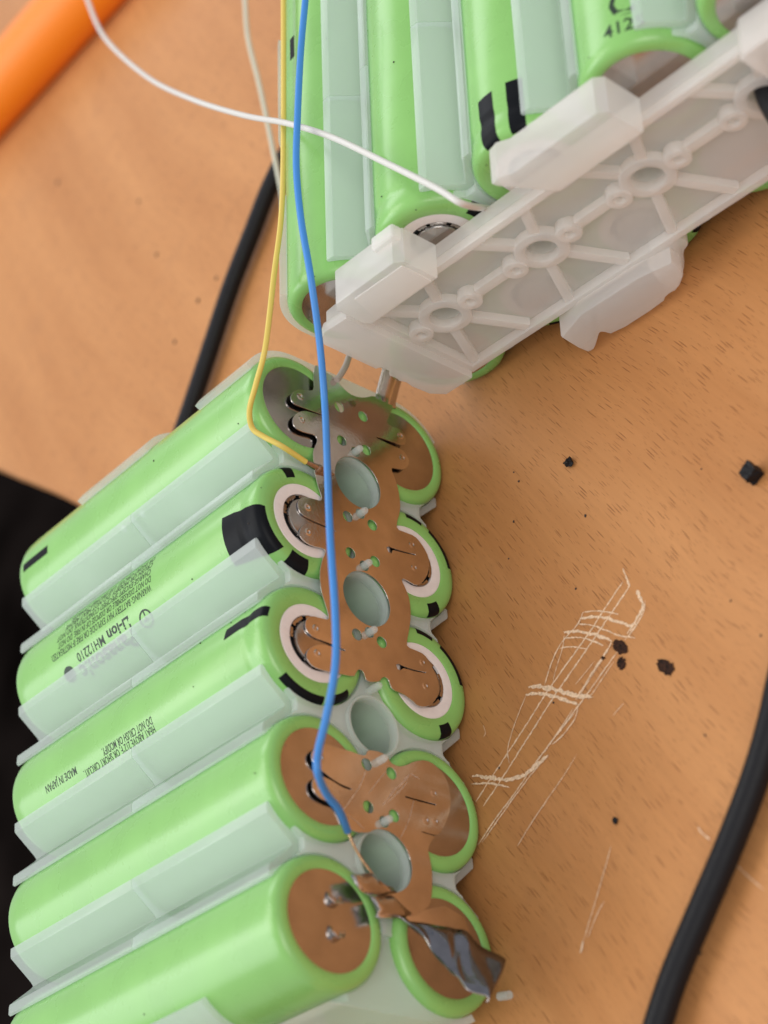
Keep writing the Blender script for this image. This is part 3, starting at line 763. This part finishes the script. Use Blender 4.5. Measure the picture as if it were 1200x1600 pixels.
cell_text(c2['L', 0], 'WARNING: BATTERY MAY EXPLODE', 150, 8, 32, 1.2)
cell_text(c2['L', 0], 'DO NOT DISASSEMBLE OR DISPOSE', 141, 8, 30, 1.1)

# ------------------------------------------------------------------ nickel plates
YP0, YP1 = -0.47, -0.27
pl = thing('nickel_plate', 'large brown-reflecting nickel plate joining six cell ends around two round holes', 'metal plate', (0, 0, 0))
holes = [circle(-.5 * P_, ZM, 4.45, 40), circle(-1.5 * P_, ZM, 4.45, 40)]
holes += [circle(x, z, 0.92, 18) for x, z in DATA['plateA_holes']]
holes += [[tuple(q) for q in s] for s in DATA['plateA_slots']]
holes += [circle(-(g + .5) * P_ + s * 5.6, ZM, 0.85, 16) for g in (0, 1) for s in (-1, 1)]
sheetA = slab('sheet', chaikin([tuple(q) for q in DATA['plateA']], 1), holes, YP0, YP1, 'nickel', pl, 0.03, smooth=False)
def weld(parent, pts):
    for x, z in pts:
        lathe('weld_spot', [(0.001, YP0 + .02), (.22, YP0 - .01), (.34, YP0 - .09), (.46, YP0 - .09), (.62, YP0 - .01), (.72, YP0 + .01)], 'nickel', parent, 20, x, z)
weld(sheetA, DATA['weldA'])
for x, z in DATA['plateA_dimple'][:1]:
    lathe('dimple', [(0.001, YP0 - .015), (.75, YP0 - .015), (.85, YP0 + .01)], 'solder', pl, 20, x, z)

NB = DATA['plateB_split']
plb = thing('nickel_plate', 'scuffed nickel plate with one round hole, soldered to the bare blue wire end', 'metal plate', (0, 0, 0))
holes = [circle(x, z, 0.92, 18) for x, z in DATA['plateB_holes']]
holes += [[tuple(q) for q in s] for s in DATA['plateB_slots']]
holes += [circle(-3.5 * P_ + 5.6, ZM, 0.85, 16)]
sheetB = slab('sheet', chaikin([tuple(q) for q in DATA['plateB'][:NB]] + arc(-3.5 * P_, ZM, 4.45, 138, 402, 24) + [tuple(q) for q in DATA['plateB'][NB:]], 1), holes, YP0, YP1, 'nickel', plb, 0.03, smooth=False)
weld(sheetB, DATA['weldB'])
for w, pts in DATA['scuffs']:
    V, F = ribbon([tuple(q) for q in pts], w, 0, 0.7)
    obj('scuff', [(x, YP0 - 0.012, z) for x, z, _ in V], F, 'scuff', sheetB)
# part of the plate still lying over the last lower cell
slab('end_tongue', [(-78.0, 17.2), (-76.2, 12.0), (-75.2, 9.0), (-76.2, 5.6), (-79.4, 4.4), (-82.0, 5.4), (-81.6, 9.0), (-79.6, 14.2)], [], YP0 + .22, YP1 + .22, 'nickel', plb, 0.03)

def sheet_between(name, up, lo, mat, parent, sub=6, across=6, wob=0.0, thick=0.12):
    U = spline(up, sub); Lw = spline(lo, sub)
    V, F = [], []
    n = min(len(U), len(Lw))
    for i in range(n):
        for j in range(across + 1):
            q = U[i].lerp(Lw[i], j / across)
            bulge = wob * math.sin(i * .23 + j * .55 + .6) + 0.5 * wob * math.sin(i * .51 - j * .9) + (0.25 if i in (17, 18) else 0)
            V.append((q.x, q.y + bulge, q.z))
    for i in range(n - 1):
        for j in range(across):
            a = i * (across + 1) + j
            F.append((a, a + 1, a + across + 2, a + across + 1))
    o = obj(name, V, F, mat, parent, True)
    o.data.materials.append(MAT['foil'])
    md = o.modifiers.new('thickness', 'SOLIDIFY'); md.thickness = thick * M; md.offset = 0; md.material_offset_rim = 1
    return o
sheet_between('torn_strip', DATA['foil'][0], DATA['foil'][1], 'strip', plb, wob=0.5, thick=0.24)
def fan(name, pts, mat, parent):
    P = [Vector(q) for q in pts]; c = sum(P, Vector()) / len(P)
    c.y -= 0.35
    V = [tuple(c)] + [tuple(q) for q in P] + [tuple(c.lerp(q, .55) + Vector((0, random.uniform(-.3, .25), 0))) for q in P]
    n = len(P); F = []
    for i in range(n):
        j = (i + 1) % n
        F += [(0, 1 + n + i, 1 + n + j), (1 + n + i, 1 + i, 1 + j, 1 + n + j)]
    o = obj(name, V, F, mat, parent, True)
    md = o.modifiers.new('thickness', 'SOLIDIFY'); md.thickness = 0.12 * M; md.offset = 0
fan('torn_flap', DATA['flap1'], 'foil', plb)
fan('torn_flap', DATA['flap2'], 'foil', plb)

# two tabs of the big plate bent round the corner to the covered pack
def strip(name, path, z0, z1, parent):
    P = chaikin(path, 2, False)
    V = []; F = []
    for i, (x, y) in enumerate(P):
        V += [(x, y, z0), (x, y, z1)]
        if i: F.append((2 * i - 2, 2 * i - 1, 2 * i + 1, 2 * i))
    o = obj(name, V, F, 'nickel', parent, True)
    md = o.modifiers.new('thickness', 'SOLIDIFY'); md.thickness = 0.18 * M; md.offset = 0
strip('bent_tab', [(7.4, -0.36), (8.4, -0.42), (9.2, -0.75), (11.4, -2.0), (13.6, -3.3)], 9.9, 14.0, pl)

# ------------------------------------------------------------------ ribbed end cover
cv = thing('end_cover', 'milky white ribbed plastic end cover with bosses, lying against the covered pack', 'plastic cover', ORIG2, ROT2)
YB, YF = -0.9, -5.0
X0, X1, ZB, ZT = 4.0, 88.0, 8.0, 30.2
HX = [11.9 + 20.1 * i for i in range(4)]; HZ = 20.95
WALL = 1.25
holes = [circle(x, HZ, 2.35, 28) for x in HX]
slab('floor_sheet', [(X0, ZB), (X1, ZB), (X1, ZT), (X0, ZT)], holes, YB - 2.4, YB, 'cover', cv, 0.1)
slab('rim', [(X0, ZB), (X1, ZB), (X1, ZT), (X0, ZT)], [[(X0 + WALL, ZB + WALL), (X1 - WALL, ZB + WALL), (X1 - WALL, ZT - WALL), (X0 + WALL, ZT - WALL)]], YF, YB - 2.39, 'cover', cv, 0.2)
def rib(a, b, w=1.5, y0=YF + .35):
    a, b = Vector(a), Vector(b); t = (b - a).normalized(); nn = Vector((-t.y, t.x)) * w / 2
    slab('rib', [tuple(a + nn), tuple(b + nn), tuple(b - nn), tuple(a - nn)], [], y0, YB - 2.35, 'cover', cv, 0.15)
for x in HX:
    slab('hole_collar', circle(x, HZ, 4.0, 36), [circle(x, HZ, 2.35, 28)], YF + .1, YB - 2.35, 'cover', cv, 0.3)
    for dx, dz in ((4.6, ZT - WALL - HZ), (5.6, ZB + WALL - HZ), (-6.0, ZB + WALL - HZ), (-5.5, ZT - WALL - HZ)):
        k = 3.7 / math.hypot(dx, dz)
        rib((x + dx * k, HZ + dz * k), (x + dx, HZ + dz))
    for s in (-1, 1):
        bx = x + s * 5.3
        slab('boss', circle(bx, HZ, 1.9, 28), [circle(bx, HZ, 0.7, 16)], YF - .15, YB - 2.35, 'cover', cv, 0.25)
    if x < HX[-1]:
        rib((x + 7.1, HZ), (x + 13.0, HZ), 1.7)
rib((X0 + WALL - .1, HZ), (HX[0] - 7.1, HZ), 1.7)
# raised blocks on the edges and the stepped tab
slab('corner_block', [(5.6, 31.2), (6.4, 30.35), (20.4, 30.35), (20.4, 36.6), (19.2, 37.7), (6.8, 37.7), (5.6, 36.6)], [], -7.1, -0.95, 'cover', cv, 0.35)
slab('block_web', [(8.0, 30.9), (19.6, 30.9), (19.6, 36.4), (9.6, 36.6)], [], -7.35, -7.05, 'cover', cv, 0.12)
slab('edge_block', [(44.6, 30.35), (59.6, 30.35), (59.6, 36.8), (58.4, 37.9), (43.4, 38.0), (41.6, 38.9), (40.0, 38.5), (40.2, 37.6), (42.0, 34.6)], [], -7.1, -0.95, 'cover', cv, 0.35)
slab('edge_block', [(76.0, 25.5), (92.0, 25.5), (92.0, 31.4), (77.0, 31.4), (76.0, 30.6)], [], -7.1, -0.95, 'cover', cv, 0.35)
box_mesh('corner_nub', 15.6, 20.3, -3.4, -0.96, 36.6, 38.6, 'cover', cv, 0.6)
foot = [(21.6, 8.6), (20.9, .9), (22.2, .5), (23.4, 1.2), (25.6, 2.9), (26.2, 3.0), (26.7, 1.0), (36.8, 1.2), (38.2, 2.2), (40.4, 2.0), (43.6, 4.3), (44.0, 8.6)]
slab('stepped_foot', chaikin(foot, 1), [], -7.6, -1.6, 'cover', cv, 0.5)
slab('foot_lug', chaikin([(36.5, 0.6), (39.8, .4), (42.5, 2.6), (44.2, 5.0), (46.4, 6.0), (46.4, 9.0), (40.0, 9.0)], 1), [], -4.9, -1.2, 'cover', cv, 0.4)
tab = [(X0 + .2, 33.6), (-.6, 33.9), (-3.0, 32.6), (-3.1, 21.6), (-2.2, 21.2), (-2.3, 19.4), (-3.2, 18.8), (-3.1, 17.6), (-3.35, 16.6), (-3.0, 15.6), (-3.3, 14.2), (-3.1, 10.6), (-1.6, 8.4), (X0 + .2, 8.4)]
slab('stepped_tab', tab, [], -6.3, -4.4, 'cover', cv, 0.3)
slab('tab_step', [(X0 + .1, 33.0), (-1.4, 32.6), (-1.4, 23.0), (X0 + .1, 23.5)], [], -4.38, -1.2, 'cover', cv, 0.3)

# ------------------------------------------------------------------ wires and cables
bw = thing('blue_wire', 'blue insulated wire crossing both packs, bare end on the scuffed plate', 'wire', DATA['blue'][-1])
o = Vector(DATA['blue'][-1])
rel = lambda pts, o: [tuple(Vector(q) - Vector(o)) for q in pts]
tube('insulation', rel(DATA['blue'], o), 0.52, 'blue', bw, per=12)
tube('conductor', rel(DATA['blue_tip'], o), 0.20, 'copper', bw, n=8)
yw = thing('yellow_wire', 'yellow insulated wire bent round the first cell to the plate edge', 'wire', DATA['yellow'][-1])
o = Vector(DATA['yellow'][-1])
tube('insulation', rel(DATA['yellow'], o), 0.43, 'yellow', yw, per=12)
tube('conductor', rel(DATA['yellow_tip'], o), 0.42, 'solder', yw, n=10, rfun=lambda u: 0.7 + .6 * math.sin(u * 3.1))
lathe_blob = tube('solder_blob', rel(DATA['yellow_tip'][1:3], o), 0.62, 'solder', yw, n=12, per=8, rfun=lambda u: max(.15, math.sin(.3 + u * 2.6)))
tag(tube('white_wire', DATA['white'], 0.49, 'white', per=12), 'white insulated wire sweeping across the covered pack to its ringed cell', 'wire')
tag(tube('pale_wire', DATA['white2'], 0.5, 'beige', per=12), 'pale thin wire running down behind the covered pack', 'wire')
tag(tube('grey_wire', DATA['greywire'], 0.5, 'grey', per=8), 'short grey wire stub between the end cover and the big plate', 'wire')
tag(tube('black_cable', DATA['cableL'], 1.75, 'rubber', n=24, per=12), 'black rubber cable going behind the packs on the left', 'cable')
tag(tube('black_cable', DATA['cableR'], 1.8, 'rubber', n=24, per=12), 'black rubber cable along the right edge of the desk', 'cable')
hx = w2(HX[3] + 1.0, -1.0, HZ)
pts = [w2(HX[3] + .6, 6, HZ), w2(HX[3] + .6, -2, HZ), w2(HX[3] + 1.2, -7, HZ - .3), w2(HX[3] + 3.0, -13, HZ - 2.5), w2(HX[3] + 8, -20, HZ - 7)]
tag(tube('black_cable', pts, 1.9, 'rubber', n=24, per=10), 'black cable coming out of the end cover hole at the right edge', 'cable')

a, b = [Vector(q) for q in DATA['orange']]
dv = (b - a).normalized(); mid = (a + b) / 2
pr = tube('orange_bar', [tuple(mid + dv * s) for s in (-160, -120, -60, 0, 60, 110)], 8.2, 'orange', n=28, per=6)
tag(pr, 'bright orange round plastic bar lying in the far corner of the desk', 'plastic bar')

# ------------------------------------------------------------------ crumbs on the desk
def crumb(x, y, size, label, cat='crumb', grp=None, flat=0.7, mat='crumb', sub=2, seed=0):
    rnd = random.Random(seed)
    bm = bmesh.new(); bmesh.ops.create_icosphere(bm, subdivisions=sub, radius=1)
    ph = [rnd.uniform(0, 6) for _ in range(6)]
    for v in bm.verts:
        c = v.co
        k = 1 + .22 * math.sin(3 * c.x + ph[0]) * math.cos(3.5 * c.y + ph[1]) + .15 * math.sin(6 * c.z + ph[2] + 4 * c.x) + rnd.uniform(-.12, .12)
        v.co = Vector((c.x * size * k, c.y * size * k * .85, max(c.z, -.6) * size * flat * k))
    mz = min(v.co.z for v in bm.verts)
    for v in bm.verts: v.co = Vector((v.co.x + x, v.co.y + y, v.co.z - mz)) * M
    me = bpy.data.meshes.new('crumb'); bm.to_mesh(me); bm.free()
    o = link('crumb', me, mat)
    return tag(o, label, cat, grp)
cr = DATA['crumbs']
crumb(*cr[0], 0.85, 'small black crumb with a stray thread, alone on the desk below the end cover', seed=1)
tube('thread', [(cr[0][0], cr[0][1], .5), (cr[0][0] + .5, cr[0][1] + .6, .35), (cr[0][0] + .6, cr[0][1] + 1.3, .3)], 0.13, 'crumb', None, n=6)
th = COL.objects[-1]; th.parent = COL.objects['crumb']
bm = bmesh.new(); bmesh.ops.create_cube(bm, size=2.6)
bmesh.ops.subdivide_edges(bm, edges=bm.edges[:], cuts=3, use_grid_fill=True)
for v in bm.verts:
    v.co += Vector((random.uniform(-.16, .16), random.uniform(-.16, .16), random.uniform(-.16, .16)))
bmesh.ops.rotate(bm, verts=bm.verts, cent=(0, 0, 0), matrix=Matrix.Rotation(R_(24), 3, 'Z'))
for v in bm.verts: v.co = (v.co * 0.78 + Vector((cr[1][0], cr[1][1], 1.05))) * M
me = bpy.data.meshes.new('plastic_chip'); bm.to_mesh(me); bm.free()
tag(link('plastic_chip', me, 'crumb'), 'black square plastic chip near the right edge of the desk', 'chip')
crumb(*cr[2], 0.45, 'tiny black speck on the desk between the scratches and the right cable', seed=3)
for k, q in enumerate(cr[3:]):
    crumb(q[0], q[1], random.uniform(.14, .26), 'tiny dark fleck scattered on the bare desk', 'fleck', 'dark flecks on the desk', .4, 'dust', 1, k + 10)
for k, q in enumerate(DATA['specks_left']):
    crumb(q[0], q[1], random.uniform(.35, .6), 'blurred dark fleck on the far part of the desk', 'fleck', 'dark flecks on the far desk', .3, 'dust', 1, k + 40)
tag(tube('plastic_stub', [(-86.5, -0.4, 0.6), (-86.9, -2.4, 0.6)], 0.6, 'holder', None, n=12, per=4), 'clear plastic stub on the desk beside the torn metal strip', 'plastic bit')

V, F = [], []
for (x, y, z) in DATA['dirt']:
    b = len(V); r = random.uniform(.12, .22)
    V += [(x - r, y, z), (x + r, y, z), (x, y - r * .8, z), (x, y + r * .8, z), (x, y, z - r * .7), (x, y, z + r * .7)]
    F += [(b + i, b + j, b + k) for i, j, k in ((0, 2, 5), (2, 1, 5), (1, 3, 5), (3, 0, 5), (2, 0, 4), (1, 2, 4), (3, 1, 4), (0, 3, 4))]
o = obj('dirt_specks', V, F, 'dust'); o['kind'] = 'stuff'; tag(o, 'scattered black dirt specks on the cells and holders', 'dirt')
